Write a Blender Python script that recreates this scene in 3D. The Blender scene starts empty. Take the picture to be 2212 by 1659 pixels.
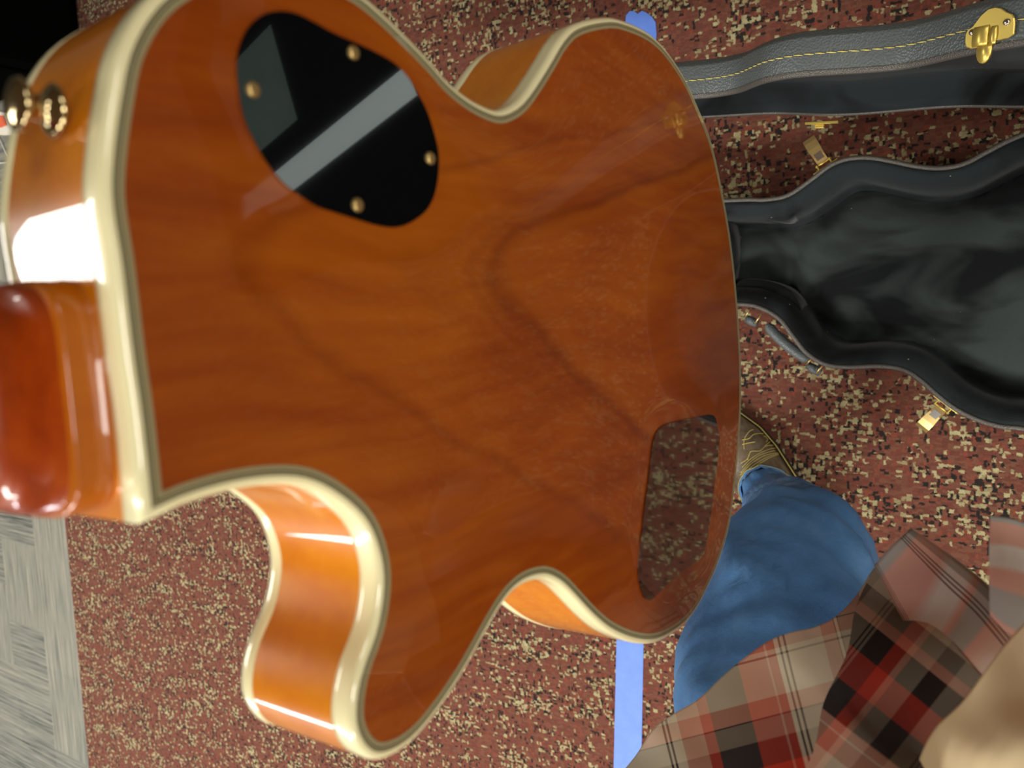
import bpy, bmesh, math, random
from mathutils import Vector, Matrix
from mathutils.bvhtree import BVHTree
from mathutils import noise as mnoise
random.seed(7)
sc = bpy.context.scene
COL = sc.collection

# ------------------------------------------------------------------ camera
F = 1700.0; CX, CY = 1106.0, 829.5; H = 1.35
XW = Vector((0.84289988, 0.02513524, -0.53748304))
YW = Vector((-0.03603481, -0.99402878, -0.10299653))
ZW = Vector((-0.53686245, 0.10618386, -0.83696099))
M = Matrix((XW, YW, ZW))            # camera axes (x right, y down, z forward) -> world
CAM = Vector((0, 0, H))
cd = bpy.data.cameras.new('camera'); cam = bpy.data.objects.new('camera', cd); COL.objects.link(cam)
cd.sensor_width = 36; cd.lens = 36 * F / 2212; cd.clip_start = 0.01; cd.clip_end = 60
R = Matrix((M @ Vector((1, 0, 0)), M @ Vector((0, -1, 0)), M @ Vector((0, 0, -1)))).transposed()
cam.matrix_world = Matrix.Translation(CAM) @ R.to_4x4()
cd.dof.use_dof = True; cd.dof.focus_distance = 0.72; cd.dof.aperture_fstop = 10.5
sc.camera = cam

# ------------------------------------------------------------------ light
w = bpy.data.worlds.new('world'); sc.world = w; w.use_nodes = True
w.node_tree.nodes['Background'].inputs[0].default_value = (0.95, 0.93, 0.88, 1)
w.node_tree.nodes['Background'].inputs[1].default_value = 0.17
def area(loc, sx, sy, power, col=(1, 0.96, 0.88), target=None):
    l = bpy.data.lights.new('ceiling_light', 'AREA'); l.shape = 'RECTANGLE'; l.size = sx; l.size_y = sy
    l.energy = power; l.color = col
    o = bpy.data.objects.new('ceiling_light', l); COL.objects.link(o); o.location = loc
    if target: o.rotation_euler = (Vector(target) - Vector(loc)).to_track_quat('-Z', 'Y').to_euler()
    return o
area((-3.5, 0.08, 2.75), 1.2, 1.0, 62)
area((-0.9, -2.3, 2.75), 1.2, 0.6, 95)
area((1.6, 1.6, 2.75), 1.2, 0.6, 18)
area((-3.2, -3.0, 2.75), 1.2, 0.6, 70, (0.93, 0.95, 1))
area((2.5, 0.0, 2.75), 1.2, 0.6, 42)
area((1.5, -2.3, 2.75), 1.2, 0.6, 60)
sc.view_settings.view_transform = 'Standard'; sc.view_settings.look = 'None'
sc.view_settings.exposure = 0.25; sc.view_settings.gamma = 1.0; sc.view_settings.use_curve_mapping = False

# ------------------------------------------------------------------ helpers
def fl(px, py, z=0.0):
    d = M @ Vector(((px - CX) / F, (py - CY) / F, 1.0)); return CAM + d * ((z - H) / d.z)
def tag(o, label=None, cat=None, group=None, kind=None):
    if label: o['label'] = label
    if cat: o['category'] = cat
    if group: o['group'] = group
    if kind: o['kind'] = kind
    return o
def empty(name, loc=(0, 0, 0), mat=None):
    o = bpy.data.objects.new(name, None); COL.objects.link(o); o.empty_display_size = 0.02
    if mat is not None: o.matrix_world = mat
    else: o.location = loc
    return o
def mk(name, verts, faces, mats, parent=None, smooth=False, fmat=None, world=False):
    """mesh object; verts in parent's space, or in world space when world=True"""
    if world and parent is not None:
        inv = parent.matrix_world.inverted() if not parent.parent else (parent.parent.matrix_world @ parent.matrix_basis).inverted()
        verts = [inv @ Vector(v) for v in verts]
    me = bpy.data.meshes.new(name); me.from_pydata([tuple(v) for v in verts], [], faces)
    if not isinstance(mats, (list, tuple)): mats = [mats]
    for m in mats: me.materials.append(m)
    if fmat:
        for p, i in zip(me.polygons, fmat): p.material_index = i
    if smooth: me.polygons.foreach_set('use_smooth', [True] * len(me.polygons))
    me.update()
    o = bpy.data.objects.new(name, me); COL.objects.link(o)
    if parent is not None: o.parent = parent
    return o
def fixn(o):
    bm = bmesh.new(); bm.from_mesh(o.data); bmesh.ops.recalc_face_normals(bm, faces=bm.faces); bm.to_mesh(o.data); bm.free(); return o
def catmull(P, n=8, closed=True):
    out = []; N = len(P); P = [Vector(p) for p in P]
    rng = range(N) if closed else range(N - 1)
    for i in rng:
        if closed: a, b, c, d = P[i - 1], P[i], P[(i + 1) % N], P[(i + 2) % N]
        else: a, b, c, d = P[max(i - 1, 0)], P[i], P[i + 1], P[min(i + 2, N - 1)]
        for k in range(n):
            t = k / n
            out.append(0.5 * ((2 * b) + (-a + c) * t + (2 * a - 5 * b + 4 * c - d) * t * t + (-a + 3 * b - 3 * c + d) * t ** 3))
    if not closed: out.append(P[-1].copy())
    return out
def loftfaces(nr, n, closed=True, cap=True):
    f = []
    for r in range(nr - 1):
        for i in range(n if closed else n - 1):
            j = (i + 1) % n
            f.append((r * n + i, r * n + j, (r + 1) * n + j, (r + 1) * n + i))
    if cap: f.append(tuple(range(n))[::-1]); f.append(tuple(range((nr - 1) * n, nr * n)))
    return f
def rings(name, rr, mats, parent=None, cap=True, smooth=True, world=False, fmat=None, closed=True):
    n = len(rr[0]); v = [p for r in rr for p in r]
    return mk(name, v, loftfaces(len(rr), n, closed, cap), mats, parent, smooth, fmat, world)
def tube(name, P, r, mat, parent=None, n=8, world=False, closed=False):
    P = [Vector(p) for p in P]; rr = []; N = len(P); prev = None
    for i, p in enumerate(P):
        t = (P[(i + 1) % N] - P[i - 1]) if closed else (P[min(i + 1, N - 1)] - P[max(i - 1, 0)])
        t.normalize()
        if prev is None:
            u = t.orthogonal().normalized()
        else:
            u = (prev - t * prev.dot(t)).normalized()
        prev = u; v = t.cross(u); q = r(i / max(N - 1, 1)) if callable(r) else r
        rr.append([p + (u * math.cos(2 * math.pi * k / n) + v * math.sin(2 * math.pi * k / n)) * q for k in range(n)])
    if closed: rr.append(rr[0])
    return rings(name, rr, mat, parent, cap=not closed, world=world)
def lathe(name, prof, mat, parent, n=32, frame=None):
    """prof: (radius, height) list; frame: 4x4 placing the axis (z)"""
    fr = frame or Matrix.Identity(4)
    rr = [[fr @ Vector((r * math.cos(2 * math.pi * k / n), r * math.sin(2 * math.pi * k / n), h)) for k in range(n)] for r, h in prof]
    return rings(name, rr, mat, parent, cap=True)
def bevelbox(name, lo, hi, mat, parent=None, b=0.001, frame=None, seg=2, world=False):
    bm = bmesh.new(); bmesh.ops.create_cube(bm, size=1)
    for v in bm.verts: v.co = Vector([(lo[i] + hi[i]) / 2 + v.co[i] * (hi[i] - lo[i]) for i in range(3)])
    bmesh.ops.bevel(bm, geom=bm.edges[:], offset=b, segments=seg, affect='EDGES', profile=0.7)
    if frame: bmesh.ops.transform(bm, matrix=frame, verts=bm.verts)
    vs = [v.co.copy() for v in bm.verts]; fs = [[v.index for v in f.verts] for f in bm.faces]; bm.free()
    return mk(name, vs, fs, mat, parent, False, None, world)

# ------------------------------------------------------------------ materials
class N:
    def __init__(s, name):
        s.m = bpy.data.materials.new(name); s.m.use_nodes = True; s.t = s.m.node_tree; s.b = s.t.nodes['Principled BSDF']
    def n(s, typ, **kw):
        x = s.t.nodes.new(typ)
        for k, v in kw.items():
            if k.startswith('i_'):
                key = k[2:]; key = int(key) if key.isdigit() else key
                s.set(x.inputs[key], v)
            else: setattr(x, k, v)
        return x
    def set(s, inp, v):
        if isinstance(v, bpy.types.NodeSocket): s.t.links.new(v, inp)
        else: inp.default_value = v
    def math(s, op, a, b=None, c=None, clamp=False):
        x = s.n('ShaderNodeMath', operation=op, use_clamp=clamp); s.set(x.inputs[0], a)
        if b is not None: s.set(x.inputs[1], b)
        if c is not None: s.set(x.inputs[2], c)
        return x.outputs[0]
    def vmath(s, op, a, b=None):
        x = s.n('ShaderNodeVectorMath', operation=op); s.set(x.inputs[0], a)
        if b is not None: s.set(x.inputs[1], b)
        return x.outputs[0]
    def mix(s, fac, a, b, blend='MIX'):
        x = s.n('ShaderNodeMix', data_type='RGBA', blend_type=blend); s.set(x.inputs[0], fac)
        s.set(x.inputs[6], a); s.set(x.inputs[7], b); return x.outputs[2]
    def ramp(s, fac, stops, interp='LINEAR'):
        x = s.n('ShaderNodeValToRGB'); s.set(x.inputs[0], fac); cr = x.color_ramp; cr.interpolation = interp
        while len(cr.elements) < len(stops): cr.elements.new(0.5)
        for e, (p, c) in zip(cr.elements, stops):
            e.position = p; e.color = c if len(c) == 4 else (*c, 1)
        return x.outputs[0]
    def noise(s, vec, scale, detail=3, rough=0.5, dist=0.0):
        x = s.n('ShaderNodeTexNoise'); s.set(x.inputs['Vector'], vec); x.inputs['Scale'].default_value = scale
        x.inputs['Detail'].default_value = detail; x.inputs['Roughness'].default_value = rough; x.inputs['Distortion'].default_value = dist
        return x.outputs[0]
    def obj(s): return s.n('ShaderNodeTexCoord').outputs['Object']
    def sep(s, v):
        x = s.n('ShaderNodeSeparateXYZ'); s.set(x.inputs[0], v); return x.outputs
    def comb(s, x_, y_, z_=0.0):
        x = s.n('ShaderNodeCombineXYZ'); s.set(x.inputs[0], x_); s.set(x.inputs[1], y_); s.set(x.inputs[2], z_); return x.outputs[0]
    def out(s, color=None, rough=None, metal=None, coat=None, bump=None, bs=0.3, bd=0.001, spec=None, coatr=0.03, sheen=None):
        if color is not None: s.set(s.b.inputs['Base Color'], color)
        if rough is not None: s.set(s.b.inputs['Roughness'], rough)
        if metal is not None: s.set(s.b.inputs['Metallic'], metal)
        if coat is not None: s.b.inputs['Coat Weight'].default_value = coat; s.b.inputs['Coat Roughness'].default_value = coatr
        if spec is not None: s.set(s.b.inputs['Specular IOR Level'], spec)
        if sheen is not None: s.b.inputs['Sheen Weight'].default_value = sheen; s.b.inputs['Sheen Roughness'].default_value = 0.45
        if bump is not None:
            b = s.n('ShaderNodeBump'); b.inputs['Strength'].default_value = bs; b.inputs['Distance'].default_value = bd
            s.set(b.inputs['Height'], bump); s.t.links.new(b.outputs[0], s.b.inputs['Normal'])
        return s.m
def srgb(r, g, b):
    f = lambda c: (c / 255 / 12.92) if c <= 10.3 else ((c / 255 + 0.055) / 1.055) ** 2.4
    return (f(r), f(g), f(b), 1)

# lacquered wood. object coordinates: x tail -> neck, y bass -> treble, z back normal
def wood(name, dark, mid, light, figure=False, gx=6, gy=60):
    a = N(name); v = a.obj(); x, y, z = a.sep(v)
    warp = a.noise(v, 7, 2)
    st = a.comb(a.math('MULTIPLY', x, gx), a.math('ADD', a.math('MULTIPLY', y, gy), a.math('MULTIPLY', warp, 2.0)), a.math('MULTIPLY', z, gy))
    g1 = a.noise(st, 1.6, 5, 0.6)
    g2 = a.noise(v, 4.5, 3, 0.5)
    f = a.math('ADD', a.math('MULTIPLY', g1, 0.45), a.math('MULTIPLY', g2, 0.55))
    c = a.ramp(f, [(0.33, dark), (0.5, mid), (0.67, light)])
    if figure:
        # cathedral figure: nested arches opening towards the tail
        dy = a.math('ADD', y, 0.038)
        ady = a.math('SUBTRACT', a.math('SQRT', a.math('ADD', a.math('MULTIPLY', dy, dy), 0.00022)), 0.0148)
        g = a.math('ADD', x, a.math('ADD', a.math('MULTIPLY', ady, 2.9), a.math('MULTIPLY', dy, -1.05)))
        g = a.math('ADD', g, a.math('MULTIPLY', a.math('SUBTRACT', a.noise(v, 14, 3), 0.5), 0.05))
        g = a.math('ADD', g, a.math('MULTIPLY', a.math('SUBTRACT', a.noise(v, 70, 3), 0.5), 0.008))
        dk = a.ramp(g, [(0.0, (0, 0, 0)), (0.245, (0.0, 0, 0)), (0.262, (0.1, 0.1, 0.1)), (0.288, (0.9, .9, .9)), (0.296, (0.3, .3, .3)), (0.302, (0.55, .55, .55)), (0.309, (0.1, .1, .1)),
                        (0.318, (0.35, .35, .35)), (0.33, (0.05, .05, .05)), (0.385, (0, 0, 0)), (0.398, (0.55, .55, .55)), (0.405, (0.1, .1, .1)), (0.43, (0.25, 0.25, 0.25)), (0.47, (0, 0, 0))])
        lt = a.ramp(g, [(0.25, (0, 0, 0)), (0.272, (0.9, .9, .9)), (0.284, (0, 0, 0)), (0.378, (0, 0, 0)), (0.388, (0.5, .5, .5)), (0.396, (0, 0, 0))])
        c = a.mix(a.math('MULTIPLY', dk, 0.6), c, srgb(96, 30, 1))
        c = a.mix(a.math('MULTIPLY', lt, 0.4), c, srgb(178, 92, 14))
        fine = a.noise(a.comb(a.math('MULTIPLY', x, 30), a.math('MULTIPLY', y, 160), 0.0), 2.0, 3, 0.6)
        c = a.mix(a.math('MULTIPLY', a.math('SUBTRACT', fine, 0.45, clamp=True), 0.5), c, light)
    return a.out(c, 0.35, coat=0.8, coatr=0.02, spec=0.3, bump=g1, bs=0.02) if not figure else a.out(c, 0.35, coat=0.78, coatr=0.04, spec=0.3)
WOODB = wood('lacquered_back_wood', srgb(120, 45, 2), srgb(147, 64, 3), srgb(172, 88, 8), True)
WOODS = wood('amber_side_wood', srgb(196, 104, 2), srgb(214, 124, 5), srgb(226, 144, 12), False, 12, 40)
WOODN = wood('red_neck_wood', srgb(120, 36, 1), srgb(152, 56, 3), srgb(176, 80, 8), False, 8, 50)
WOODH = wood('amber_heel_wood', srgb(160, 76, 4), srgb(178, 92, 6), srgb(190, 108, 10), False, 8, 50)
def simple(name, col, rough=0.5, metal=0.0, coat=None, nscale=0, amt=0.1, bs=0.0, spec=None, coatr=0.03, sheen=None):
    a = N(name); v = a.obj(); nz = a.noise(v, nscale or 60, 3)
    c = a.mix(a.math('MULTIPLY', nz, amt), col, tuple(x * 0.6 for x in col[:3]) + (1,))
    return a.out(c, rough, metal, coat, nz if bs else None, bs, spec=spec, coatr=coatr, sheen=sheen)
CREAM = simple('cream_binding', srgb(250, 242, 192), 0.3, coat=1.0, nscale=20, amt=0.04)
PBLK = simple('purfling_black', srgb(44, 46, 34), 0.3, coat=0.6)
PWHT = simple('purfling_white', srgb(158, 150, 112), 0.3, coat=0.6)
BLKP = simple('gloss_black_plastic', srgb(12, 14, 15), 0.05, coat=1.0, nscale=30, amt=0.3, spec=0.9, coatr=0.01)
BLKP.node_tree.nodes['Principled BSDF'].inputs['Coat IOR'].default_value = 2.1
BRNP = simple('gloss_brown_black_plastic', srgb(34, 20, 14), 0.06, coat=1.0, nscale=30, amt=0.3, spec=0.6, coatr=0.02)
GOLD = simple('gold_plate', srgb(226, 200, 104), 0.38, 0.72, nscale=90, amt=0.3)
BRASS = simple('worn_brass', srgb(214, 184, 120), 0.3, 0.8, nscale=200, amt=0.5)
NICKEL = simple('warm_nickel', srgb(206, 186, 140), 0.12, 1.0, nscale=90, amt=0.3)
STEEL = simple('rivet_steel', srgb(215, 205, 195), 0.25, 1.0)
ROSE = simple('dark_fingerboard', srgb(46, 28, 20), 0.5, nscale=200, amt=0.5)
STITCH = simple('yellow_thread', srgb(214, 196, 110), 0.8, nscale=900, amt=0.3)
def vinyl(name, col, sc_=420):
    a = N(name); v = a.obj(); vo = a.n('ShaderNodeTexVoronoi', feature='F1'); a.set(vo.inputs['Vector'], v); vo.inputs['Scale'].default_value = sc_
    nz = a.noise(v, 12, 3); c = a.mix(nz, col, tuple(x * 0.72 for x in col[:3]) + (1,))
    return a.out(c, a.math('ADD', a.math('MULTIPLY', nz, 0.15), 0.33), bump=vo.outputs[0], bs=0.5, bd=0.0012, spec=0.6)
VINYL = vinyl('grained_grey_black_vinyl', srgb(92, 99, 99))
EDGE = vinyl('case_edge_piping', srgb(84, 80, 74), 700)
def plush(name, dk, lt):
    a = N(name); v = a.obj()
    n1 = a.noise(a.vmath('MULTIPLY', v, (6, 11, 8)), 1.0, 3, 0.5, 0.6); n2 = a.noise(v, 600, 2)
    c = a.ramp(n1, [(0.42, dk), (0.58, lt)])
    lint = a.n('ShaderNodeTexVoronoi', feature='F1'); a.set(lint.inputs['Vector'], v); lint.inputs['Scale'].default_value = 36
    sp = a.math('LESS_THAN', lint.outputs['Distance'], 0.035)
    c = a.mix(a.math('MULTIPLY', sp, 0.5), c, srgb(190, 190, 180))
    return a.out(c, 0.85, bump=n2, bs=0.5, bd=0.001, spec=0.1, sheen=0.10)
PLUSHB = plush('black_plush_bed', srgb(20, 23, 24), srgb(54, 61, 60))
PLUSH = plush('black_plush', srgb(13, 15, 16), srgb(36, 42, 44))
def carpet():
    a = N('burgundy_speckled_carpet'); v = a.obj(); x, y, z = a.sep(v)
    wob = a.math('MULTIPLY', a.math('SUBTRACT', a.noise(v, 200, 4, 0.8), 0.5), 0.0105)
    wob2 = a.math('MULTIPLY', a.math('SUBTRACT', a.noise(a.vmath('ADD', v, (3.1, 7.7, 1.0)), 200, 4, 0.8), 0.5), 0.0105)
    X = a.math('ADD', x, wob); Y = a.math('ADD', y, wob2)
    def cells(sx, sy, seed, shift):
        cy = a.math('FLOOR', a.math('DIVIDE', Y, sy))
        # brick-like shift per row
        wn = a.n('ShaderNodeTexWhiteNoise', noise_dimensions='1D'); a.set(wn.inputs['W'], a.math('ADD', cy, seed))
        xs = a.math('ADD', a.math('DIVIDE', X, sx), a.math('MULTIPLY', wn.outputs[0], shift))
        cx = a.math('FLOOR', xs)
        w2 = a.n('ShaderNodeTexWhiteNoise', noise_dimensions='3D'); a.set(w2.inputs['Vector'], a.comb(cx, cy, float(seed)))
        return w2.outputs['Value'], w2.outputs['Color']
    bA, cA = cells(0.0072, 0.0064, 3, 0.25)
    bB, cB = cells(0.0038, 0.0075, 11, 0.4)
    bC, cC = cells(0.0080, 0.0037, 23, 0.5)
    # plain patches (block shaped) where fewer specks show
    dens = a.noise(a.comb(a.math('MULTIPLY', x, 1.0), a.math('MULTIPLY', y, 1.7), 0.0), 11, 3, 0.6)
    dn = a.math('MULTIPLY', a.math('SUBTRACT', dens, 0.475), 5.0, clamp=True)
    big = a.noise(v, 2.2, 2)
    base = a.ramp(bC, [(0.0, srgb(102, 60, 50)), (0.3, srgb(120, 76, 62)), (0.55, srgb(128, 88, 68)), (0.8, srgb(124, 62, 54)), (1.0, srgb(122, 80, 66))], 'CONSTANT')
    base = a.mix(a.math('MULTIPLY', dn, 0.55), a.mix(0.5, base, srgb(116, 70, 56)), base)
    red = a.math('GREATER_THAN', a.math('ADD', bB, a.math('MULTIPLY', dn, 0.12)), 0.93)
    col = a.mix(red, base, srgb(138, 72, 56))
    blk = a.math('GREATER_THAN', a.math('ADD', bB, 0.0), a.math('SUBTRACT', 0.99, a.math('MULTIPLY', dn, 0.26)))
    # dark cells come from an independent channel
    sB = a.sep(cB)
    blk = a.math('GREATER_THAN', sB[1], a.math('SUBTRACT', 0.96, a.math('MULTIPLY', dn, 0.30)))
    col = a.mix(blk, col, srgb(36, 36, 34))
    sC = a.sep(cC)
    blk2 = a.math('GREATER_THAN', sC[1], a.math('SUBTRACT', 0.97, a.math('MULTIPLY', dn, 0.24)))
    col = a.mix(blk2, col, srgb(44, 38, 34))
    crA = a.math('GREATER_THAN', bA, a.math('SUBTRACT', 0.985, a.math('MULTIPLY', dn, 0.12)))
    sA = a.sep(cA)
    crB = a.math('GREATER_THAN', sB[2], a.math('SUBTRACT', 0.97, a.math('MULTIPLY', dn, 0.14)))
    crC = a.math('GREATER_THAN', sC[2], a.math('SUBTRACT', 0.965, a.math('MULTIPLY', dn, 0.15)))
    cr = a.math('MAXIMUM', a.math('MAXIMUM', crA, crB), crC)
    ccol = a.mix(sA[1], srgb(152, 138, 100), srgb(190, 180, 136))
    col = a.mix(cr, col, ccol)
    tuft = a.noise(v, 330, 3, 0.7)
    col = a.mix(a.math('MULTIPLY', tuft, 0.55), col, (0.02, 0.012, 0.01, 1))
    hgt = a.math('ADD', tuft, a.math('MULTIPLY', cr, 0.4))
    return a.out(col, 0.95, bump=hgt, bs=0.6, bd=0.002, spec=0.1, sheen=0.05)
CARPET = carpet()
def greytile():
    a = N('grey_linear_carpet'); v = a.obj(); x, y, z = a.sep(v)
    cx = a.math('FLOOR', a.math('DIVIDE', x, 0.24)); cyv = a.math('FLOOR', a.math('DIVIDE', a.math('ADD', y, a.math('MULTIPLY', cx, 0.13)), 0.31))
    w2 = a.n('ShaderNodeTexWhiteNoise', noise_dimensions='3D'); a.set(w2.inputs['Vector'], a.comb(cx, cyv, 5.0)); d = a.math('GREATER_THAN', w2.outputs[0], 0.5)
    s1 = a.noise(a.comb(a.math('MULTIPLY', x, 90), a.math('MULTIPLY', y, 2.5), 0.0), 1.5, 3, 0.7)
    s2 = a.noise(a.comb(a.math('MULTIPLY', x, 2.5), a.math('MULTIPLY', y, 90), 3.0), 1.5, 3, 0.7)
    s = a.math('ADD', a.math('MULTIPLY', s1, d), a.math('MULTIPLY', s2, a.math('SUBTRACT', 1.0, d)))
    s = a.math('ADD', s, a.math('MULTIPLY', a.math('SUBTRACT', w2.outputs[0], 0.5), 0.12))
    c = a.ramp(s, [(0.28, srgb(62, 66, 64)), (0.42, srgb(108, 108, 100)), (0.6, srgb(132, 130, 118)), (0.78, srgb(154, 148, 132))])
    rd = a.math('GREATER_THAN', s2, 0.735)
    c = a.mix(a.math('MULTIPLY', rd, 0.5), c, srgb(150, 90, 80))
    return a.out(c, 0.95, bump=s, bs=0.4, bd=0.002, spec=0.1)
GREY = greytile()
def denim():
    a = N('blue_denim'); v = a.obj()
    n1 = a.noise(v, 9, 4, 0.6); n2 = a.noise(v, 700, 2); n3 = a.noise(v, 60, 4, 0.7)
    c = a.ramp(n1, [(0.3, srgb(54, 96, 146)), (0.5, srgb(74, 124, 178)), (0.72, srgb(108, 156, 204))])
    c = a.mix(a.math('MULTIPLY', n3, 0.35), c, srgb(40, 74, 118))
    c = a.mix(a.math('MULTIPLY', n2, 0.3), c, srgb(120, 150, 185))
    return a.out(c, 0.85, bump=n3, bs=0.25, bd=0.003, spec=0.1, sheen=0.06)
DENIM = denim()
def leather():
    a = N('brown_boot_leather'); v = a.obj(); n1 = a.noise(v, 30, 4, 0.6)
    c = a.ramp(n1, [(0.35, srgb(84, 68, 54)), (0.65, srgb(132, 116, 94))])
    return a.out(c, 0.32, coat=0.4, bump=a.noise(v, 240, 3), bs=0.25, bd=0.001, coatr=0.2)
LEATHER = leather()
SOLE = simple('dark_sole', srgb(44, 32, 26), 0.6)
TAPE = (lambda a: a.out(a.mix(a.noise(a.obj(), 40, 3), srgb(84, 118, 206), srgb(100, 140, 226)), 0.55, bump=a.noise(a.obj(), 150, 4), bs=0.4, bd=0.001))(N('blue_painters_tape'))
BLKBOX = simple('black_matte_cloth', srgb(8, 8, 8), 1.0, nscale=300, amt=0.5, spec=0.0)
PAPER = simple('white_paper', srgb(214, 206, 190), 0.7)
PRINT = simple('red_orange_ink', srgb(214, 96, 60), 0.6)
WIRE = simple('clear_white_wire', srgb(220, 220, 214), 0.4)
def plaid(name, pu, pv, uo=0.0, vo=0.0, light=0.0, split=None):
    a = N(name)
    W, P, Rr, K, G = srgb(240, 230, 202), srgb(218, 160, 136), srgb(196, 52, 22), srgb(34, 24, 22), srgb(146, 138, 122)
    def pat(uv, pu, pv, st, st2):
        x, y, z = a.sep(uv)
        fu = a.math('FRACT', a.math('ADD', a.math('DIVIDE', x, pu), uo)); fv = a.math('FRACT', a.math('ADD', a.math('DIVIDE', y, pv), vo))
        return a.mix(0.5, a.ramp(fu, st, 'CONSTANT'), a.ramp(fv, st2, 'CONSTANT'))
    uv = a.n('ShaderNodeUVMap', uv_map='UVMap').outputs[0]
    c = pat(uv, pu, pv, [(0, W), (0.19, K), (0.196, W), (0.205, K), (0.211, W), (0.25, P), (0.33, Rr), (0.37, K), (0.51, Rr), (0.615, P), (0.622, Rr), (0.655, W), (0.668, K), (0.676, W), (0.69, K), (0.698, W), (0.83, P), (0.88, K), (0.886, W), (0.896, K), (0.902, G)],
            [(0, P), (0.045, K), (0.052, P), (0.13, W), (0.16, G), (0.168, W), (0.38, P), (0.48, K), (0.486, G), (0.60, K), (0.74, Rr), (0.80, K), (0.88, G), (0.955, P)])
    if split:
        uv2 = a.n('ShaderNodeUVMap', uv_map='UVRight').outputs[0]; sd = a.sep(a.n('ShaderNodeUVMap', uv_map='UVSide').outputs[0])[0]
        c2 = pat(uv2, split[0], split[1], [(0, G), (0.17, K), (0.185, G), (0.21, K), (0.225, G), (0.25, K), (0.44, Rr), (0.56, P), (0.62, G), (0.80, K)],
                 [(0, P), (0.06, K), (0.22, Rr), (0.40, K), (0.58, P), (0.63, W), (0.64, P), (0.75, W), (0.90, G)])
        c = a.mix(a.math('GREATER_THAN', sd, 0.0), c, c2)
    if light: c = a.mix(light, c, W)
    n2 = a.noise(a.vmath('MULTIPLY', uv, (1500, 1500, 1)), 1.0, 2)
    c = a.mix(a.math('MULTIPLY', n2, 0.2), c, (0.03, 0.025, 0.02, 1))
    return a.out(c, 0.9, bump=n2, bs=0.2, bd=0.0006, spec=0.1, sheen=0.08)

# ------------------------------------------------------------------ floor
bmg = [(-8, -4, -0.001), (-2.66, -4, -0.001), (-2.66, 4, -0.001), (-8, 4, -0.001)]
floor2 = mk('floor', bmg + [(x, y, -0.02) for x, y, _ in bmg], [(0, 1, 2, 3), (7, 6, 5, 4), (0, 4, 5, 1), (1, 5, 6, 2), (2, 6, 7, 3), (3, 7, 4, 0)], GREY)
tag(floor2, 'grey linear patterned carpet floor along the left edge', kind='structure')

bmf = [(-2.66, -4, 0), (3.5, -4, 0), (3.5, 4, 0), (-2.66, 4, 0)]
floor = mk('floor', bmf + [(x, y, -0.02) for x, y, _ in bmf], [(0, 1, 2, 3), (7, 6, 5, 4), (0, 4, 5, 1), (1, 5, 6, 2), (2, 6, 7, 3), (3, 7, 4, 0)], CARPET)
tag(floor, 'burgundy carpet floor with woven cream and black specks', kind='structure')

WALL = simple('painted_wall', srgb(150, 146, 136), 0.9, nscale=8, amt=0.1)
CEIL = simple('ceiling_board', srgb(176, 172, 160), 0.95, nscale=30, amt=0.15)
def slab(name, lo, hi, mat, label):
    o = bevelbox(name, lo, hi, mat, None, 0.004, None, 1); tag(o, label, kind='structure')
slab('wall_left', (-8.1, -4, 0), (-8.0, 4, 2.8), WALL, 'plain painted wall at the far left')
slab('wall_right', (3.5, -4, 0), (3.6, 4, 2.8), WALL, 'plain painted wall at the right')
slab('wall_back', (-8, 4, 0), (3.5, 4.1, 2.8), WALL, 'plain painted wall beyond the guitar case lid')
slab('wall_front', (-8, -4.1, 0), (3.5, -4, 2.8), WALL, 'plain painted wall behind the person')
slab('ceiling', (-8, -4, 2.8), (3.5, 4, 2.9), CEIL, 'plain pale board ceiling')
# ------------------------------------------------------------------ guitar
GO = Vector((156.09, -38.08, 541.3)) / 1000
gx = Vector((-0.57234589, 0.09440799, -0.81455958)); gy = Vector((0.07021631, 0.99534442, 0.06602396)); gz = gx.cross(gy)
GMw = Matrix((M @ gx, M @ gy, M @ gz)).transposed().to_4x4(); GMw.translation = CAM + M @ GO
guitar = empty('electric_guitar', mat=GMw)
tag(guitar, 'amber single-cutaway electric guitar held upright, back towards the camera, cream bound edges', 'guitar')
def gun(px, py, axis, val):
    """pixel -> guitar space point on plane axis=val (0 x, 1 y, 2 z)"""
    A = (gx, gy, gz)[axis]; d = Vector(((px - CX) / F, (py - CY) / F, 1.0))
    P = d * ((GO.dot(A) + val) / d.dot(A)) - GO
    return Vector((P.dot(gx), P.dot(gy), P.dot(gz)))
BP = [(785,0),(867,76),(929,140),(963,180),(1004,215),(1042,237),(1080,249),(1115,234),(1140,209),(1169,165),(1194,123),(1216,85),(1248,54),(1311,38),(1350,44),(1400,66),(1440,104),(1480,165),(1505,220),(1537,300),(1560,400),(1578,500),(1590,600),(1598,700),(1603,800),(1602,900),(1592,1030),(1577,1140),(1552,1222),(1530,1272),(1510,1312),(1482,1350),(1440,1380),(1404,1390),(1365,1384),(1325,1366),(1297,1345),(1268,1316),(1225,1268),(1200,1249),(1172,1240),(1130,1252),(1093,1285),(1055,1345),(1000,1445),(936,1540),(881,1600),(822,1628),(786,1606),(768,1550),(780,1457),(815,1360),(830,1255),(815,1171),(780,1107),(705,1050),(628,1028),(515,1038),(400,1070)]
heelpts = [(330,1092),(305,900),(286,770),(262,570),(247,480),(239,400),(247,300),(262,200),(285,100),(350,0)]
topoff = [(0.400,-0.1085),(0.385,-0.1155),(0.370,-0.1195),(0.355,-0.1205)]
A1 = [gun(px, py, 2, 0) for px, py in BP]; corner = Vector((0.4305, 0.0285, 0)); A2 = [gun(px, py, 2, 0) for px, py in heelpts[1:]] + [Vector((x, y, 0)) for x, y in topoff]
chain = catmull([corner] + A2 + A1 + [corner], 8, closed=False)
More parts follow.
